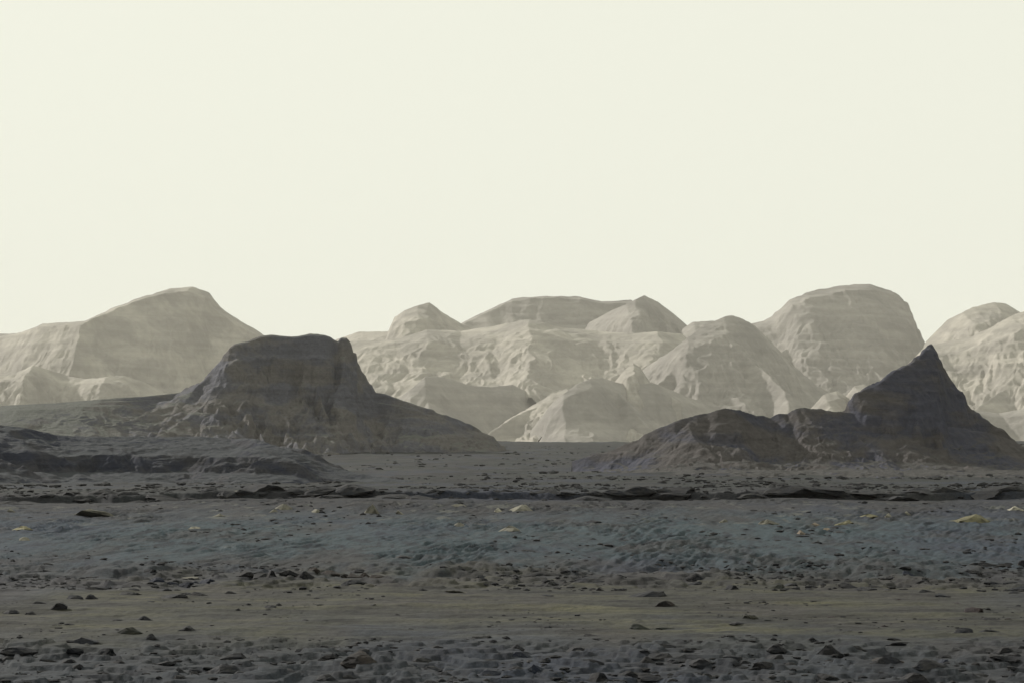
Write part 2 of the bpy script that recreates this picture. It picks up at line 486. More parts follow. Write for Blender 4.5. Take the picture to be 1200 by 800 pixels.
    if A:
        zq = Z + 0.8 * lam * fbm(X / (gl * 2), Y / (gl * 2), seed + 21, 3)
        am = A * sstep(-.35, .25, fbm(X / (gl * 1.5), zq / (lam * 2.2), seed + 23, 2)) * lam / (2 * math.pi) * cm
        Z = Z + am * (np.sin(2 * math.pi * zq / lam) + 0.6 * np.sin(2 * math.pi * zq / (lam * .43) + 1.3) * .43)
    rf = silh + (1 - silh) * sstep(0, 0.22 * H_all, np.abs(d))
    Z = Z + rf * cm * rough * (.3 + .7 * np.clip(1.4 * (Z - base) / H_all, 0, 1)) * (fbm(X / rl, Y / rl, seed + 31, 5, 0.55) + 0.5 * (ridged(X / (rl * .6), Y / (rl * .6), seed + 33, 4) - .65))
    g = ground(X, Y, False)
    o = mesh_grid(name, X, Y, np.maximum(Z, g - 4), mat, keep=Z > g - 1.5)
    tag(o, label, cat, kind='structure')
    return o

FRONT_TALUS = ((0, 0), (.25, .10), (.6, .45), (1.2, .80), (2.0, 1.05))
CLIFFY = ((0, 0), (.10, .02), (.22, .30), (.42, .52), (1.0, .80), (1.8, 1.05))

# far range, from the back to the front
hill('hill', 'tiny distant hilltop at the far end of the pale range', 7000, [(-120, 420, 0), (-60, 400, 0), (0, 391, 0), (20, 391, 0), (40, 398, 0), (90, 430, 0), (140, 500, 0)],
     M_FAR_SHADE, 3.0, steep=.72, ribs=0, seed=101)
hill('hill', 'broad pale mountain with a large shaded face and sunlit upper shelf', 6100,
     [(-170, 470, 100), (-60, 400, 0), (0, 394, 30), (30, 387, -60), (50, 379, -130), (100, 376, -240), (130, 362, -120), (160, 350, -40), (200, 338, 60), (225, 336, 130), (245, 343, 190),
      (258, 360, 230), (280, 375, 270), (310, 392, 330), (340, 410, 380), (385, 440, 460), (450, 500, 560)],
     M_FAR, 2.2, front=((0, 0), (.18, .04), (.30, .16), (.75, .62), (1.2, .85), (2.0, 1.05)), gl=70, gully=0.10, warp=20, rough=2.1, rl=45, terrace=(.25, 26),
     spurs=[([(95, 377, -235), (88, 395, -300), (82, 425, -380), (60, 450, -470)], .95)], steep=.72, ribs=3, seed=111)
hill('hill', 'cratered mountain behind the gap with a rounded pale dome of bedded rock', 6600,
     [(800, 470, 100), (850, 400, 60), (880, 379, -40), (895, 376, -60), (905, 370, -60), (925, 352, -80), (945, 343, -60), (985, 334, 0), (1020, 333, 60), (1045, 340, 120), (1058, 350, 160),
      (1066, 375, 190), (1077, 400, 230), (1090, 430, 260), (1130, 500, 330)],
     M_FAR_SHADE, 2.4, front=((0, 0), (.2, .05), (.5, .32), (.9, .62), (1.6, .9), (2.2, 1.05)), gl=60, gully=0.10, warp=28, rough=2.1, rl=40, terrace=(.5, 22), steep=.72, ribs=4, seed=121, meander=40)
hill('hill', 'flat-topped pale mesa on the skyline between two sharp peaks', 6600,
     [(470, 470, -60), (520, 395, -40), (545, 376, -20), (575, 362, 0), (600, 350, 20), (640, 347, 40), (680, 348, 60), (705, 353, 90), (740, 352, 110), (770, 372, 140), (830, 450, 160)],
     M_FAR_SHADE, 2.4, front=((0, 0), (.08, .02), (.25, .18), (.7, .5), (1.4, .85), (2.2, 1.05)), gl=60, gully=0.10, warp=20, rough=1.5, rl=40, terrace=(.5, 20), steep=.72, ribs=5, seed=131, meander=35)
hill('hill', 'small pointed pale peak with a shoulder left of the flat mesa', 6250,
     [(330, 470, 120), (380, 402, 80), (405, 394, 50), (420, 389, 30), (455, 388, -30), (462, 372, -40), (475, 363, -60), (490, 358, -50), (503, 354, 10), (520, 367, 60), (540, 379, 110), (560, 388, 150), (600, 420, 200), (660, 480, 260)],
     M_FAR, 2.2, gl=50, gully=0.13, warp=18, rough=1.8, rl=34, terrace=(.3, 20), steep=.72, ribs=4, seed=141)
hill('hill', 'sharp dark-sided peak with a pale chute, right of the mesa', 6250,
     [(640, 470, 80), (690, 378, 40), (720, 362, -60), (734, 356, -150), (744, 351, -120), (755, 346, -20), (770, 353, 110), (790, 368, 220), (805, 381, 290), (830, 395, 360), (870, 440, 440), (910, 490, 500)],
     M_FAR_SHADE, 2.2, gl=45, gully=0.15, warp=15, rough=1.8, rl=34, steep=.72, ribs=1, seed=151)
hill('hill', 'low saddle hill behind the shaded pyramid hill', 6000,
     [(770, 440, 0), (800, 385, 0), (812, 377, 0), (835, 376, 20), (860, 380, 40), (900, 400, 60), (950, 450, 90)], M_FAR_SHADE, 2.6, steep=.72, ribs=2, seed=155)
hill('hill', 'pale hill with a dark shaded hollow at the right edge of the range', 6300,
     [(1030, 500, 100), (1065, 440, 50), (1085, 400, 0), (1110, 375, -70), (1128, 366, -100), (1140, 360, -60), (1165, 354, 30), (1180, 356, 90), (1192, 364, 130), (1215, 375, 170), (1260, 400, 230), (1330, 470, 300)],
     M_FAR, 2.2, gl=50, gully=0.13, warp=16, rough=1.8, rl=36, steep=.72, ribs=4, seed=161)
hill('hill', 'rounded pale hill rising out of frame before the hollowed hill', 5900,
     [(1020, 500, 60), (1060, 430, 40), (1085, 404, 20), (1110, 400, 10), (1140, 394, -30), (1160, 384, -70), (1185, 370, -40), (1210, 362, 0), (1250, 352, 60), (1300, 356, 120), (1380, 400, 200), (1460, 480, 280)],
     M_FAR, 2.2, gl=46, gully=0.13, warp=20, rough=2.1, rl=30, terrace=(.4, 18), steep=.72, ribs=5, seed=171, meander=45)
hill('hill', 'wide sunlit massif of gullied pale rock in the middle of the range', 5750,
     [(330, 490, 60), (380, 412, 20), (405, 400, 0), (440, 398, -30), (470, 396, -40), (500, 386, -20), (540, 387, 30), (580, 382, 0), (620, 374, -60), (660, 384, -30), (700, 387, 10), (740, 391, -40), (770, 388, -60), (800, 392, 20), (840, 420, 90), (900, 490, 150)],
     M_FAR, 2.0, front=((0, 0), (.3, .10), (.8, .38), (1.6, .72), (2.6, 1.05)), gl=62, gully=0.13, warp=22, rough=2.2, rl=40, rib_k=1.1, rib_fall=(.2, .5), terrace=(.35, 22), meander=32, steep=.72, ribs=14, seed=181)
hill('hill', 'shaded pyramid hill standing before the rounded dome', 5350,
     [(700, 500, 160), (740, 442, 40), (765, 424, -60), (790, 408, -140), (805, 396, -130), (825, 380, -60), (848, 372, -20), (857, 369, 10), (870, 373, 50), (885, 382, 90), (905, 402, 150), (930, 428, 220), (955, 450, 280), (985, 468, 340), (1030, 510, 420)],
     M_FAR_SHADE, 2.0, front=((0, 0), (.3, .14), (.9, .60), (1.5, .85), (2.3, 1.05)), gl=44, gully=0.13, warp=22, rough=2.1, rl=34, terrace=(.4, 18), steep=.72, ribs=4, seed=191)
hill('hill', 'low sunlit knobby hill before the large shaded face', 5450,
     [(-120, 460, 20), (-60, 438, 0), (-20, 440, 0), (20, 436, -20), (40, 428, -40), (55, 432, 0), (80, 440, 40), (100, 444, 20), (125, 441, -20), (145, 440, 20), (165, 446, 60), (185, 455, 100), (215, 470, 150), (260, 500, 200)],
     M_FAR, 1.8, gl=36, gully=0.20, warp=20, rough=2.7, rl=26, meander=30, steep=.72, ribs=7, seed=201)
hill('hill', 'dark shaded mound with a bright crest beside the flat-topped butte', 5000,
     [(400, 520, 120), (440, 486, 40), (465, 467, -30), (480, 457, -60), (498, 441, -20), (515, 441, 20), (530, 444, 60), (550, 451, 100), (575, 453, 150), (600, 450, 200), (625, 462, 240), (660, 490, 290), (700, 520, 330)],
     M_FAR_SHADE, 1.8, front=((0, 0), (.25, .12), (.9, .66), (1.5, .9), (2.2, 1.05)), gl=50, gully=0.06, warp=14, rough=1.3, rl=30, steep=.72, ribs=2, seed=211)
hill('hill', 'bright rubbly foot hill in the gap between the two dark hills', 4900,
     [(540, 530, 60), (575, 505, 20), (600, 488, -30), (625, 474, -60), (645, 462, -70), (665, 455, -40), (690, 462, 40), (720, 490, 100), (760, 530, 150)],
     M_FAR, 1.7, front=((0, 0), (.5, .14), (1.2, .45), (2.2, .8), (3.2, 1.05)), gl=26, gully=0.22, warp=18, rough=2.7, rl=20, steep=.72, ribs=6, seed=221)
hill('hill', 'small bright cone poking up behind the long shaded mound', 4850,
     [(700, 480, -40), (720, 447, -40), (732, 433, -30), (742, 425, 0), (750, 430, 40), (758, 442, 70), (768, 455, 90), (790, 490, 120)],
     M_FAR, 1.6, gl=24, gully=0.13, warp=8, rough=1.3, rl=18, steep=.72, ribs=1, seed=231)
hill('hill', 'long low shaded mound at the foot of the pyramid hill', 4650,
     [(600, 530, 100), (625, 500, 20), (645, 474, -60), (660, 461, -70), (675, 450, -30), (692, 443, 20), (705, 442, 50), (720, 447, 80), (740, 451, 110), (765, 448, 150), (790, 458, 200), (830, 474, 260), (870, 486, 310), (930, 510, 380), (980, 530, 440)],
     M_FAR_SHADE, 1.7, front=((0, 0), (.25, .12), (.8, .58), (1.5, .88), (2.3, 1.05)), gl=46, gully=0.08, warp=14, rough=1.3, rl=28, steep=.72, ribs=3, seed=241)
hill('hill', 'small pale bluff with bright faces beside the pointed dark hill', 4600,
     [(930, 500, 0), (950, 478, -10), (965, 462, -20), (980, 458, 10), (990, 464, 40), (1000, 452, -20), (1012, 450, 0), (1030, 462, 40), (1060, 500, 80)],
     M_FAR, 1.5, gl=22, gully=0.15, warp=8, rough=1.0, rl=16, meander=24, steep=.72, ribs=3, seed=251)
hill('hill', 'low pale slope behind the right shoulder of the pointed dark hill', 4800,
     [(1040, 520, 0), (1090, 480, 0), (1130, 478, 20), (1170, 484, 50), (1210, 476, 30), (1260, 470, 60), (1330, 500, 90)],
     M_FAR_SHADE, 1.8, gl=40, gully=0.10, warp=12, rough=1.5, rl=26, steep=.72, ribs=3, seed=261)

# the three dark hills on the plain
butte = hill('flat_topped_hill', 'dark flat-topped butte with layered cliffs and a long right skirt', 1000,
     [(-140, 497, -60), (-60, 481, -45), (0, 475, -40), (60, 472, -34), (120, 467, -26), (170, 464, -14), (195, 461, -7), (210, 459, -2), (220, 456, 0), (230, 451, 1), (239, 445, 0), (246, 436, -1), (252, 430, -2), (259, 423, -4), (264, 414, -5), (270, 407, -6), (280, 402, -6), (292, 398, -4),
      (305, 394.5, -3), (318, 393, -2), (345, 394, 0), (365, 391, 2), (380, 392, 3), (388, 395, 4), (393, 399, 5), (396, 400, 5), (398, 397, 5), (400, 395, 5), (406, 395.5, 5), (410, 400, 6), (412, 405, 6), (414, 412, 7), (418, 416, 7), (419, 425, 8), (424, 434, 9), (430, 444, 10), (440, 458, 11), (455, 463, 11), (480, 471, 10),
      (500, 478, 10), (520, 485, 11), (545, 494, 12), (562, 503, 13), (578, 512, 14), (592, 524, 15), (603, 545, 16)],
     M_BUTTE, 0.28, base=0.3, front=((0, 0), (.06, .015), (.14, .16), (.20, .19), (.30, .40), (.36, .43), (.55, .58), (1.0, .80), (1.9, 1.02), (2.2, 1.1)),
     gl=10, gully=.38, warp=6, rough=1.1, rl=8, terrace=(.6, 3.4), calm=[(60, .12), (180, .3), (290, 1), (700, 1)], meander=5, gdepth=.3, seed=301, silh=.4,
     soft=[(-100, 2.0), (100, 1.6), (240, 1.0), (470, 1.0), (600, 1.2)], fspan=2.6,
     front2=(((0, 0), (.4, .10), (1.2, .42), (2.4, .85), (4.0, 1.06)), [(-100, 1), (110, .95), (200, .7), (250, .35), (310, 0), (440, 0), (480, .45), (600, .6)]),
     spurs=[([(246, 440, -6), (222, 459, -14), (196, 475, -26), (160, 490, -40), (120, 500, -52)], .42), ([(262, 440, -16), (238, 474, -28), (214, 494, -44), (190, 508, -58)], .5)])
fin = hill('pointed_hill', 'dark fin-shaped hill with a sharp leaning summit and rubbly ridge', 530,
     [(670, 540, -10), (715, 526, -12), (735, 519, -13), (748, 514, -14), (756, 508, -15), (764, 504, -15), (776, 500, -16), (790, 493, -17), (804, 489, -16), (817, 486, -16), (830, 484, -15), (840, 480, -15), (848, 478, -14), (857, 478, -13), (866, 481, -11), (878, 485, -8), (890, 487.5, -6), (902, 488, -4),
      (912, 484, -4), (922, 484, -4), (932, 479, -5), (942, 476.5, -5), (952, 478, -5), (962, 477, -4), (975, 480, -4), (988, 483, -3), (1020, 488, -3), (1060, 493, -2), (1100, 498, 0), (1130, 502, 2), (1155, 505, 5), (1175, 511, 8), (1190, 517, 11), (1203, 526, 14), (1235, 545, 18)],
     M_FIN, 0.19, base=-.5, front=((0, 0), (.3, .20), (.9, .52), (1.7, .78), (3.0, .90), (6.5, .975), (10, 1.03)), back=((0, 0), (1, .6), (2.5, 1.1)), gl=6, gully=.34, warp=3.2, rough=.75, rl=4.6, terrace=(.5, 2.0), meander=2.2, gdepth=.5, seed=317, silh=.42, fspan=6.5,
     ribs=4, rib_k=.5,
     crown=([(984, 485, 3), (989, 482, 2), (993, 474, 1), (997, 466, 0), (1003, 458, 0), (1012, 454, 0), (1031, 446, 1), (1047, 434, 3), (1060, 428, 4), (1070, 420, 5), (1081, 410, 7), (1087, 404, 8), (1091, 402, 9), (1094, 405, 9), (1097, 411, 10), (1100, 419, 11),
             (1104, 428, 12), (1111, 441, 13), (1119, 451, 14), (1126, 457, 14), (1129, 463, 15), (1131, 472, 15), (1139, 480, 16), (1148, 487, 17), (1160, 495, 18), (1174, 502, 19), (1186, 513, 21), (1195, 521, 22)], 1.25))
mound = hill('mound_hill', 'low dark mound with a shaded hollow, before the flat-topped butte', 310,
     [(-200, 520, 0), (-100, 500, 0), (0, 497, 0), (30, 501, 0), (60, 507, 2), (90, 511, 4), (130, 511, 6), (180, 512, 8), (230, 511, 8), (270, 513, 6), (300, 514, 2), (318, 519, 0), (338, 526, -2), (352, 531, -3), (370, 539, -4), (390, 546, -5), (412, 552, -6), (440, 557, -7), (480, 562, -8), (520, 567, -8)],
     M_MOUND, 0.13, base=0.2, front=((0, 0), (.5, .10), (1.6, .26), (2.4, .36), (2.9, .66), (4.6, .84), (8, .98), (11, 1.06)), back=((0, 0), (1, .2), (3, .7), (5, 1.1)),
     gl=6, gully=.16, warp=6, rough=.38, rl=4.5, meander=3, gdepth=.6, seed=321, silh=.45, fspan=9.0)

# ------------------------------------------------------------------ rocks
def lens(v):
    """Weathered rocks thin out towards their ends."""
    if v.co.z > 0:
        v.co.z *= 1.1 - .75 * min(1.0, (v.co.x * 2) ** 2)

def rock_mesh(name, seed, sub, mat, flat=0.5, peak=0.0):
    rng = random.Random(seed)
    bm = bmesh.new()
    bmesh.ops.create_icosphere(bm, subdivisions=sub, radius=1.0)
    planes = []
    for k in range(13):
        n = Vector((rng.gauss(0, 1), rng.gauss(0, 1), rng.uniform(.1, 1.5))).normalized()
        planes.append((n, rng.uniform(0.50, 0.9)))
    for v in bm.verts:
        p = v.co.copy()
        for n, c in planes:
            t = p.dot(n) - c
            if t > 0: p -= n * t
        s = p.x * peak
        p.z = p.z * (1 + s)
        j = 0.05
        p += Vector((rng.uniform(-j, j), rng.uniform(-j, j), rng.uniform(-j, j)))
        v.co = p
    xs = [v.co.x for v in bm.verts]; ys = [v.co.y for v in bm.verts]; zs = [v.co.z for v in bm.verts]
    for v in bm.verts:      # unit width and depth, unit height above z = 0 with a buried third
        v.co.x = (v.co.x - min(xs)) / (max(xs) - min(xs)) - .5
        v.co.y = (v.co.y - min(ys)) / (max(ys) - min(ys)) - .5
        v.co.z = (v.co.z - min(zs)) / (max(zs) - min(zs)) * 2.1 - 1.1
        lens(v)
    me = bpy.data.meshes.new(name)
    bm.to_mesh(me); bm.free()
    me.materials.append(mat)
    return me

def slab_mesh(name, seed, mat, n=15, box=0.8, jit=0.03, lean=0.0):
    """An angular slab: the hull of a few random points, cut finer and roughened, half of it under the soil."""
    rng = random.Random(seed)
    bm = bmesh.new()
    for k in range(n):
        a = rng.uniform(0, 2 * math.pi); r = rng.uniform(.6, 1.0)
        z = rng.uniform(-1, 1) if k % 3 else rng.uniform(-1, .2)
        t = 1 - .45 * max(z, 0) * box
        bm.verts.new((math.cos(a) * r * t, math.sin(a) * r * t, z + lean * math.cos(a)))
    res = bmesh.ops.convex_hull(bm, input=bm.verts)
    bmesh.ops.delete(bm, geom=[v for v in bm.verts if not v.link_faces], context='VERTS')
    bmesh.ops.subdivide_edges(bm, edges=bm.edges, cuts=2, use_grid_fill=True)
    for v in bm.verts:
        v.co += Vector((rng.gauss(0, jit), rng.gauss(0, jit), rng.gauss(0, jit)))
    xs = [v.co.x for v in bm.verts]; ys = [v.co.y for v in bm.verts]; zs = [v.co.z for v in bm.verts]
    for v in bm.verts:
        v.co.x = (v.co.x - min(xs)) / (max(xs) - min(xs)) - .5
        v.co.y = (v.co.y - min(ys)) / (max(ys) - min(ys)) - .5
        v.co.z = (v.co.z - min(zs)) / (max(zs) - min(zs)) * 2.0 - 1.0
        lens(v)
    bmesh.ops.recalc_face_normals(bm, faces=bm.faces)
    me = bpy.data.meshes.new(name)
    bm.to_mesh(me); bm.free()
    me.materials.append(mat)
    return me

DARK = [rock_mesh('rock', 700 + k, 3, M_ROCK) for k in range(8)] + [slab_mesh('rock', 720 + k, M_ROCK) for k in range(10)]
WEDGE = [slab_mesh('rock', 760 + k, M_ROCK, 16, lean=.8) for k in range(5)]
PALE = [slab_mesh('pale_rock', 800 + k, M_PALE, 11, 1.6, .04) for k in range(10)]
rnd = random.Random(5)

STONE = {'reddish': (1.9, 1.45, 1.35), 'greenish': (1.0, 1.15, .85), 'olive': (1.2, 1.2, .85), 'brown': (1.45, 1.2, 1.0), 'blue-grey': (1.15, 1.3, 1.6), 'bluish': (.8, .9, 1.25),
         'grey': (1.7, 1.7, 1.7), 'black': (.65, .65, .65), 'yellow': (1.15, 1.12, .85), 'pinkish': (1.1, .95, .9)}

def put(name, me, px, py, w, h, label, cat, group=None, flip=False, turn=None):
    x, y = ground_hit(px, py)
    s = y / F
    o = bpy.data.objects.new(name, me)
    W, Hh = w * s, h * s * (.62 if me.name.startswith('pale') else .78)
    D = W * rnd.uniform(.7, 1.1)
    y2 = y + D * .35
    o.location = (x, y2, float(ground(x, y2)))
    o.scale = (W, D, Hh)
    a = turn if turn is not None else rnd.uniform(-.45, .45)
    o.rotation_euler = (rnd.uniform(-.08, .08), rnd.uniform(-.08, .08), a + (math.pi if flip else 0))
    for word, tint in STONE.items():        # the stone's own colour, as its label gives it
        if word in label.split(',')[0].split(' in the ')[0].split(' below ')[0]:
            o.color = (*tint, 1)
            break
    col.objects.link(o)
    return tag(o, label, cat, group)

# single rocks that stand out (column, row of the foot, width, height)
STAND_OUT = [
    (85, 785, 30, 16, 'w', 'dark wedge boulder leaning out of the slab cluster at the lower left'),
    (60, 777, 40, 13, 'd', 'broad dark slab that the lower left wedge boulder leans against'),
    (22, 773, 46, 8, 'd', 'long thin dark slab left of the lower left wedge boulder'),
    (264, 790, 50, 16, 'd', 'largest low boulder near the bottom edge, broad and flat-topped'),
    (287, 791, 18, 12, 'd', 'dark lump against the right end of the largest low boulder'),
    (353, 785, 22, 8, 'd', 'small black boulder right of the largest low boulder'),
    (421, 784, 44, 12, 'd', 'smooth brown-grey oval boulder with a thin tail slab'),
    (379, 760, 20, 7, 'd', 'small dark boulder sitting where the sand flat meets the rubble'),
    (524, 781, 26, 6, 'd', 'thin black slab in the rubble between two broad grey slabs'),
    (578, 793, 52, 11, 'd', 'broad blue-grey slab tilted up in the middle of the near rubble'),
    (628, 793, 34, 10, 'd', 'second blue-grey slab overlapping the broad tilted one'),
    (610, 769, 28, 8, 'd', 'dark rounded slab behind the two broad blue-grey slabs'),
    (606, 759, 18, 6, 'd', 'small dark rock perched at the upper edge of the near rubble'),
    (702, 801, 28, 12, 'd', 'dark block cut off by the bottom edge of the view'),
    (677, 759, 28, 6, 'd', 'low spiky dark rock on pale sand above the near rubble'),
    (561, 750, 34, 5, 'w', 'lone thin leaf-shaped slab on the sand flat'),
    (752, 702, 68, 14, 'w', 'long pointed dark slab rising to the right on the sand'),
    (777, 711, 28, 8, 'd', 'brown boulder below the long pointed dark slab'),
    (750, 739, 28, 9, 'd', 'lone greenish-dark boulder with a flat tail on open sand'),
    (776, 737, 22, 4, 'd', 'flat tail slab beside the lone greenish-dark boulder'),
    (879, 728, 20, 5, 'd', 'small dark flat stone on the olive sand'),
    (861, 734, 20, 4, 'd', 'thin grey stone just before the small dark flat stone'),
    (912, 761, 33, 12, 'd', 'smooth dome-shaped boulder with an arched top'),
    (951, 750, 18, 6, 'd', 'small black two-lobed stone behind the dome-shaped boulder'),
    (971, 772, 31, 15, 'd', 'tall black boulder right of the dome-shaped boulder'),
    (1002, 767, 26, 6, 'd', 'thin dark slab touching the tall black boulder'),
    (1030, 775, 30, 9, 'd', 'low brown boulder right of the tall black boulder'),
    (1053, 784, 16, 7, 'd', 'small black lump before the low brown boulder'),
    (1104, 777, 18, 9, 'd', 'small pyramid-shaped black rock on the blue-grey soil'),
    (1088, 789, 42, 12, 'd', 'low broad grey mound rock before the pyramid-shaped rock'),
    (1162, 796, 26, 10, 'd', 'rounded boulder near the lower right corner'),
    (1053, 756, 36, 5, 'd', 'long flat stone lying on pale sand, lower of two'),
    (1046, 750, 20, 4, 'd', 'short flat stone just behind the long flat stone'),
    (1129, 744, 28, 8, 'd', 'arched dark boulder on sand with a trailing flat stone'),
    (1157, 743, 26, 4, 'd', 'flat stone trailing from the arched dark boulder'),
    (1143, 719, 30, 9, 'd', 'reddish-grey oval boulder alone on the sand flat'),
    (1161, 729, 24, 4, 'd', 'thin dark stone below the reddish-grey oval boulder'),
    (1063, 674, 15, 7, 'd', 'compact black rock on the blue-grey band'),
    (905, 691, 34, 8, 'w', 'dark leaf-shaped slab at the upper edge of the olive sand'),
    (858, 693, 18, 7, 'd', 'small humped dark rock near the leaf-shaped slab'),
    (634, 671, 48, 5, 'd', 'long black ledge slab at the top of the rubble band'),
    (690, 683, 42, 7, 'd', 'dark low ledge slab below the long black ledge'),
    (69, 716, 22, 10, 'w', 'dark rock tilted up to the right on the sand'),
    (88, 703, 24, 7, 'd', 'flat dark rock, one of a touching pair'),
    (108, 702, 15, 7, 'd', 'round black rock touching the flat one of a pair'),
    (150, 699, 22, 5, 'd', 'thin dark slab right of the touching pair of rocks'),
    (110, 689, 34, 6, 'd', 'long dark slab at the left end of the rubble band'),
    (204, 702, 42, 7, 'd', 'dark jagged slab with a pale stone at its end'),
    (152, 746, 30, 8, 'd', 'low arched olive-dark rock on the sand flat'),
    (178, 749, 14, 7, 'd', 'small dark lump at the end of the low arched rock'),
    (218, 743, 24, 7, 'w', 'dark smooth slab tapering to the left on sand'),
    (170, 728, 22, 6, 'd', 'dark cracked rock at the middle of the sand flat'),
    (95, 752, 48, 7, 'd', 'long low grey ledge rock lying on the sand'),
    (14, 719, 22, 6, 'd', 'flat dark rock near the left edge of the sand'),
    (37, 720, 15, 5, 'd', 'small dark rock beside the flat one near the left edge'),
    (127, 768, 24, 9, 'd', 'dark block in the rubble right of the wedge boulder'),
    (228, 793, 20, 10, 'd', 'dark rounded boulder left of the largest low boulder'),
    (895, 784, 34, 9, 'd', 'dark boulder with a pale left shoulder below the dome-shaped one'),
    (885, 769, 40, 7, 'd', 'long dark ridge-like slab before the dome-shaped boulder'),
    (858, 780, 28, 6, 'd', 'low dark slab at the left of the shouldered boulder'),
    (828, 795, 17, 8, 'd', 'small squarish black boulder near the bottom edge'),
    (758, 776, 20, 8, 'd', 'small dark hump in the rubble right of centre'),
    (780, 759, 30, 6, 'd', 'flat dark rock at the sand margin, with a low peak'),
    (812, 762, 17, 7, 'd', 'small black rock at the sand margin beside the low-peaked one'),
]
for px, py, w, h, k, lab in STAND_OUT:
    put('boulder', rnd.choice(WEDGE if k == 'w' else DARK), px, py, w, h, lab, 'boulder', turn=0.15 if k == 'w' else None)

# ledges at the foot of the slope
for (x0, x1, y0, h, lab) in [(275, 355, 677, 11, 'blackish ledge stone in the long shaded ledge at the slope foot'),
                             (345, 452, 675, 8, 'dark brown ledge stone in the broken ledge at the slope foot'),
                             (175, 245, 682, 9, 'bluish-black ledge stone in the short ledge under a pale streak'),
                             (1130, 1205, 662, 9, 'black knobby stone in the dark outcrop on the right edge')]:
    x = x0
    while x < x1:
        w = rnd.uniform(13, 28)
        put('ledge_stone', rnd.choice(DARK), x + w / 2, y0 + rnd.uniform(-2.5, 2), w, h * rnd.uniform(.6, 1.05), lab, 'rock', lab.split(' in the ')[1])
        x += w * rnd.uniform(.55, .9)

# pale sandstone that shows through the slope below the rim
for px, py, w, h, lab in [
    (331, 596, 34, 11, 'pale tan outcrop right under the brightest stretch of rim'), (321, 600, 15, 6, 'small pale outcrop touching the tan one under the bright rim'),
    (372, 600, 16, 6, 'pale low outcrop right of the tan pair under the rim'), (437, 602, 24, 16, 'pale triangular outcrop shaped like a shark tooth'),
    (469, 602, 11, 7, 'small pale triangular outcrop beside the shark-tooth one'), (537, 593, 20, 5, 'flat cream outcrop high on the slope'),
    (584, 598, 18, 8, 'grey-cream outcrop at the end of the largest middle outcrop'), (608, 598, 46, 13, 'largest cream outcrop in the middle of the slope'),
    (537, 614, 24, 9, 'cream outcrop below the flat one high on the slope'), (598, 622, 28, 9, 'cream outcrop below the largest middle one'),
    (256, 605, 18, 5, 'grey-tan outcrop midway between the left slab and bright rim'), (228, 619, 18, 6, 'light grey outcrop among the left streaks'),
    (100, 604, 64, 10, 'wide tan outcrop slab with layered face on the left slope'), (27, 621, 26, 6, 'yellowish flat outcrop below the wide tan slab'),
    (29, 634, 14, 7, 'small bright pebble-like outcrop, lowest on the left'), (13, 600, 16, 6, 'pale outcrop by the left edge under the rim'),
    (848, 611, 15, 6, 'dull cream outcrop left of the right-hand string'), (902, 613, 32, 9, 'cream outcrop at the left end of the right-hand string'),
    (939, 624, 15, 8, 'pinkish-cream outcrop lying lowest in the right-hand string'), (955, 614, 18, 5, 'thin cream outcrop above the pinkish one'),
    (989, 613, 34, 8, 'bright yellow-cream flat outcrop in the right-hand string'), (1018, 605, 26, 5, 'dull flat outcrop above the bright yellow-cream one'),
    (1041, 604, 15, 7, 'pale outcrop split by a dark notch'), (1062, 602, 11, 5, 'small pale outcrop right of the notched one'),
    (1139, 611, 58, 13, 'largest yellow-cream outcrop, near the right edge'), (1190, 598, 22, 7, 'pale grey outcrop beyond the largest yellow-cream one'),
    (968, 621, 11, 5, 'tiny cream outcrop right of the pinkish one')]:
    put('pale_outcrop', rnd.choice(PALE), px, py, w, h, lab, 'outcrop', turn=rnd.uniform(-.3, .3))

for px, py, w, h, lab in [(316, 574, 46, 3.5, 'thin bright strip added for sunlit dust on the highest stretch of the rim'), (282, 575, 26, 3, 'short pale strip added for sunlit dust on the rim, left of the bright one'),
                          (360, 574, 30, 3, 'pale strip added for sunlit dust on the rim, right of the bright one'), (222, 674, 24, 3, 'thin pale slab at the left end of the long shaded ledge'),
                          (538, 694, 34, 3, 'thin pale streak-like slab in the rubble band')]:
    put('pale_strip', rnd.choice(PALE), px, py, w, h, lab, 'slab', turn=0.05)  # on the rim, the sunlit dusty edge is put in as pale stone

# rocks that nothing tells apart
def zone(px, cuts):
    return next(t for lim, t in cuts if px < lim)

def strew(n, y0, y1, wmin, wmax, asp, label, group, cuts, name='rock'):
    for k in range(n):
        px, py = rnd.uniform(0, 1200), rnd.uniform(y0, y1)
        w = wmin + (wmax - wmin) * rnd.random() ** 2.2
        at = zone(px, cuts)
        put(name, rnd.choice(DARK), px, py, w, w * rnd.uniform(*asp), label + at, 'rock', group + at)

strew(140, 760, 806, 12, 42, (.14, .34), 'dark angular rock in the near rubble ', 'near rubble rocks ',
      [(150, 'around the wedge boulder'), (450, 'around the largest low boulder'), (720, 'around the two tilted blue-grey slabs'), (880, 'left of the dome-shaped boulder'), (1050, 'around the tall black boulder'), (1400, 'towards the lower right corner')])
strew(80, 662, 700, 10, 32, (.12, .28), 'small dark flat rock in the rubble band ', 'rubble band rocks ',
      [(170, 'below the bluish left end of the slope'), (460, 'below the long shaded ledge'), (720, 'around the long black ledge slab'), (930, 'above the long pointed slab and olive sand'), (1400, 'below the dark outcrop on the right edge')])
strew(28, 700, 752, 10, 24, (.10, .22), 'small dark stone on the sand flat ', 'sand flat stones ',
      [(280, 'near the low arched rock'), (700, 'in the empty olive middle'), (960, 'near the lone greenish boulder'), (1400, 'near the reddish-grey boulder')])
strew(24, 600, 655, 10, 24, (.10, .2), 'small dark rock on the streaked slope ', 'streaked slope rocks ',
      [(400, 'below the bright stretch of rim'), (800, 'below the largest cream outcrop'), (1400, 'among the right-hand cream outcrops')])

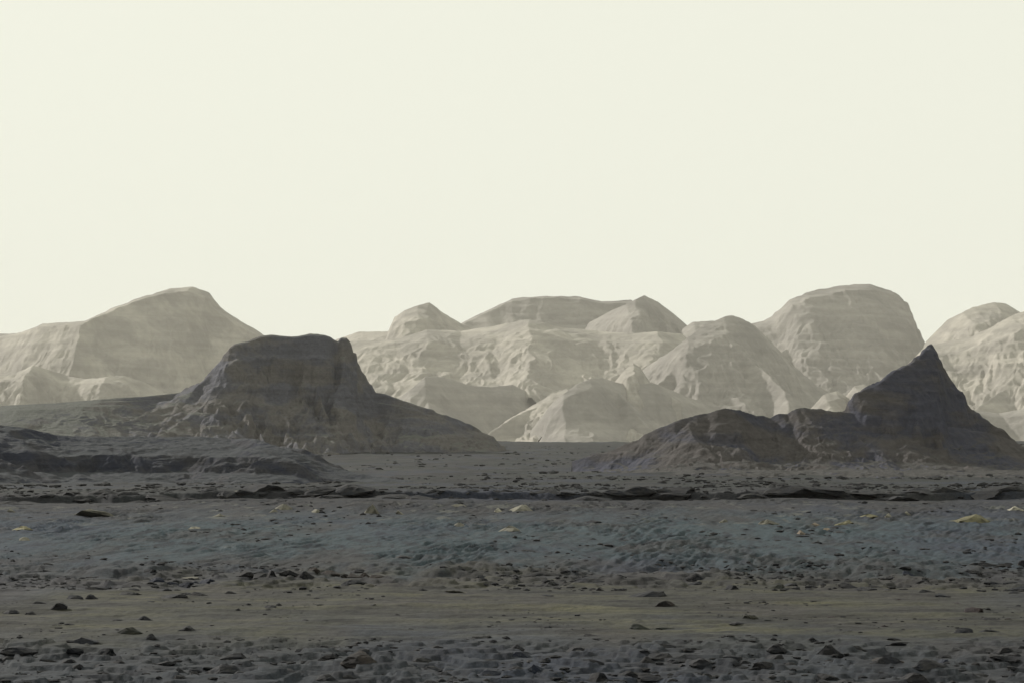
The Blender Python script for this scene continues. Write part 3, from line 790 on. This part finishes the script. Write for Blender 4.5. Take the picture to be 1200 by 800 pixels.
def rim_row(n):
    for k in range(n):
        x = -42 + 84 * (k + rnd.uniform(-.4, .4)) / n
        y = 191.3 + rnd.uniform(-1.2, 2.2)
        y -= 2.6 * float(fbm(np.array([x / 14]), np.array([y / 60]), 3, 3)[0]) + .8 * float(fbm(np.array([x / 2.5]), np.array([y / 40]), 5, 2)[0])
        o = bpy.data.objects.new('rim_rock', rnd.choice(DARK))
        w = rnd.uniform(.9, 3.8)
        o.location = (x, y, float(ground(x, y)) - .04)
        o.scale = (w, w * rnd.uniform(.6, 1), w * rnd.uniform(.05, .10) + .08)
        o.rotation_euler = (0, rnd.uniform(-.1, .1), rnd.uniform(-.5, .5))
        col.objects.link(o)
        at = zone(600 + x / y * F, [(385, 'below the dark mound'), (600, 'before the flat-topped butte'), (770, 'before the gap between dark hills'),
                                    (985, 'before the rubbly ridge'), (1400, 'before the pointed summit')])
        tag(o, 'dark low slab in the ledge along the rim, ' + at, 'rock', 'rim ledge slabs ' + at)
rim_row(70)

# ------------------------------------------------------------------ loose rubble, too small to count
def rubble(name, label, spots, mat):
    vs, fs = [], []
    bm = bmesh.new(); bmesh.ops.create_icosphere(bm, subdivisions=1, radius=1)
    base = np.array([v.co[:] for v in bm.verts]); tri = np.array([[v.index for v in f.verts] for f in bm.faces]); bm.free()
    rng = np.random.default_rng(9)
    n = 0
    for x, y, z, w, h in spots:
        p = base * (1 + rng.uniform(-.3, .3, (len(base), 1)))
        a = rng.uniform(0, 6.28); c, s = math.cos(a), math.sin(a)
        p = np.stack([p[:, 0] * c - p[:, 1] * s, p[:, 0] * s * .8 + p[:, 1] * c * .8, p[:, 2]], 1) * (w / 2, w / 2, h / 2)
        vs.append(p + (x, y, z + h * .12)); fs.append(tri + n); n += len(base)
    me = bpy.data.meshes.new(name)
    me.from_pydata(np.concatenate(vs).tolist(), [], np.concatenate(fs).tolist())
    me.materials.append(mat)
    o = bpy.data.objects.new(name, me); col.objects.link(o)
    return tag(o, label, 'rubble', kind='stuff')

rng = np.random.default_rng(3)
S = []
def scatter(n, ya, yb, wa, wb, dens=0.0):
    y = rng.uniform(ya, yb, n); x = rng.uniform(-1, 1, n) * y * .2
    k = fbm(x / (ya / 14), y / (ya / 5), 77, 3) > dens
    x, y = x[k], y[k]
    w = wa + (wb - wa) * rng.random(len(x)) ** 3
    z = ground(x, y)
    h = w * rng.uniform(.25, .5, len(x))
    S.extend(zip(x, y, z, w, h))
scatter(2600, 54, 73, .05, .26, -.1)
scatter(1500, 72, 98, .05, .22, .08)
scatter(2600, 96, 116, .07, .36, -.05)
scatter(1500, 116, 186, .10, .5, .05)
scatter(3200, 190, 235, .14, .7, -.2)
scatter(2600, 235, 460, .25, 1.3, -.05)
scatter(3500, 440, 1250, .4, 1.9, .02)
rubble('rubble', 'loose small dark rubble strewn over the plain', S, M_ROCK)

# ------------------------------------------------------------------ the dusty air
def haze():
    bm = bmesh.new()
    bmesh.ops.create_cube(bm, size=1.0)
    lo, hi = -40.0, 330.0
    for v in bm.verts:
        v.co = (v.co.x * 28000, v.co.y * 28000, lo if v.co.z < 0 else hi)
    me = bpy.data.meshes.new('haze'); bm.to_mesh(me); bm.free()
    m = bpy.data.materials.new('dusty_air'); m.use_nodes = True
    n, l = m.node_tree.nodes, m.node_tree.links
    n.clear()
    out = n.new('ShaderNodeOutputMaterial'); v = n.new('ShaderNodeVolumePrincipled')
    v.inputs['Color'].default_value = (0.96, 0.93, 0.86, 1)
    v.inputs['Density'].default_value = HAZE_DENSITY
    v.inputs['Anisotropy'].default_value = 0.0
    l.new(v.outputs[0], out.inputs['Volume'])
    me.materials.append(m)
    o = bpy.data.objects.new('haze', me); col.objects.link(o)
    tag(o, 'pale dusty haze that fades the far range', 'haze', kind='stuff')
haze()
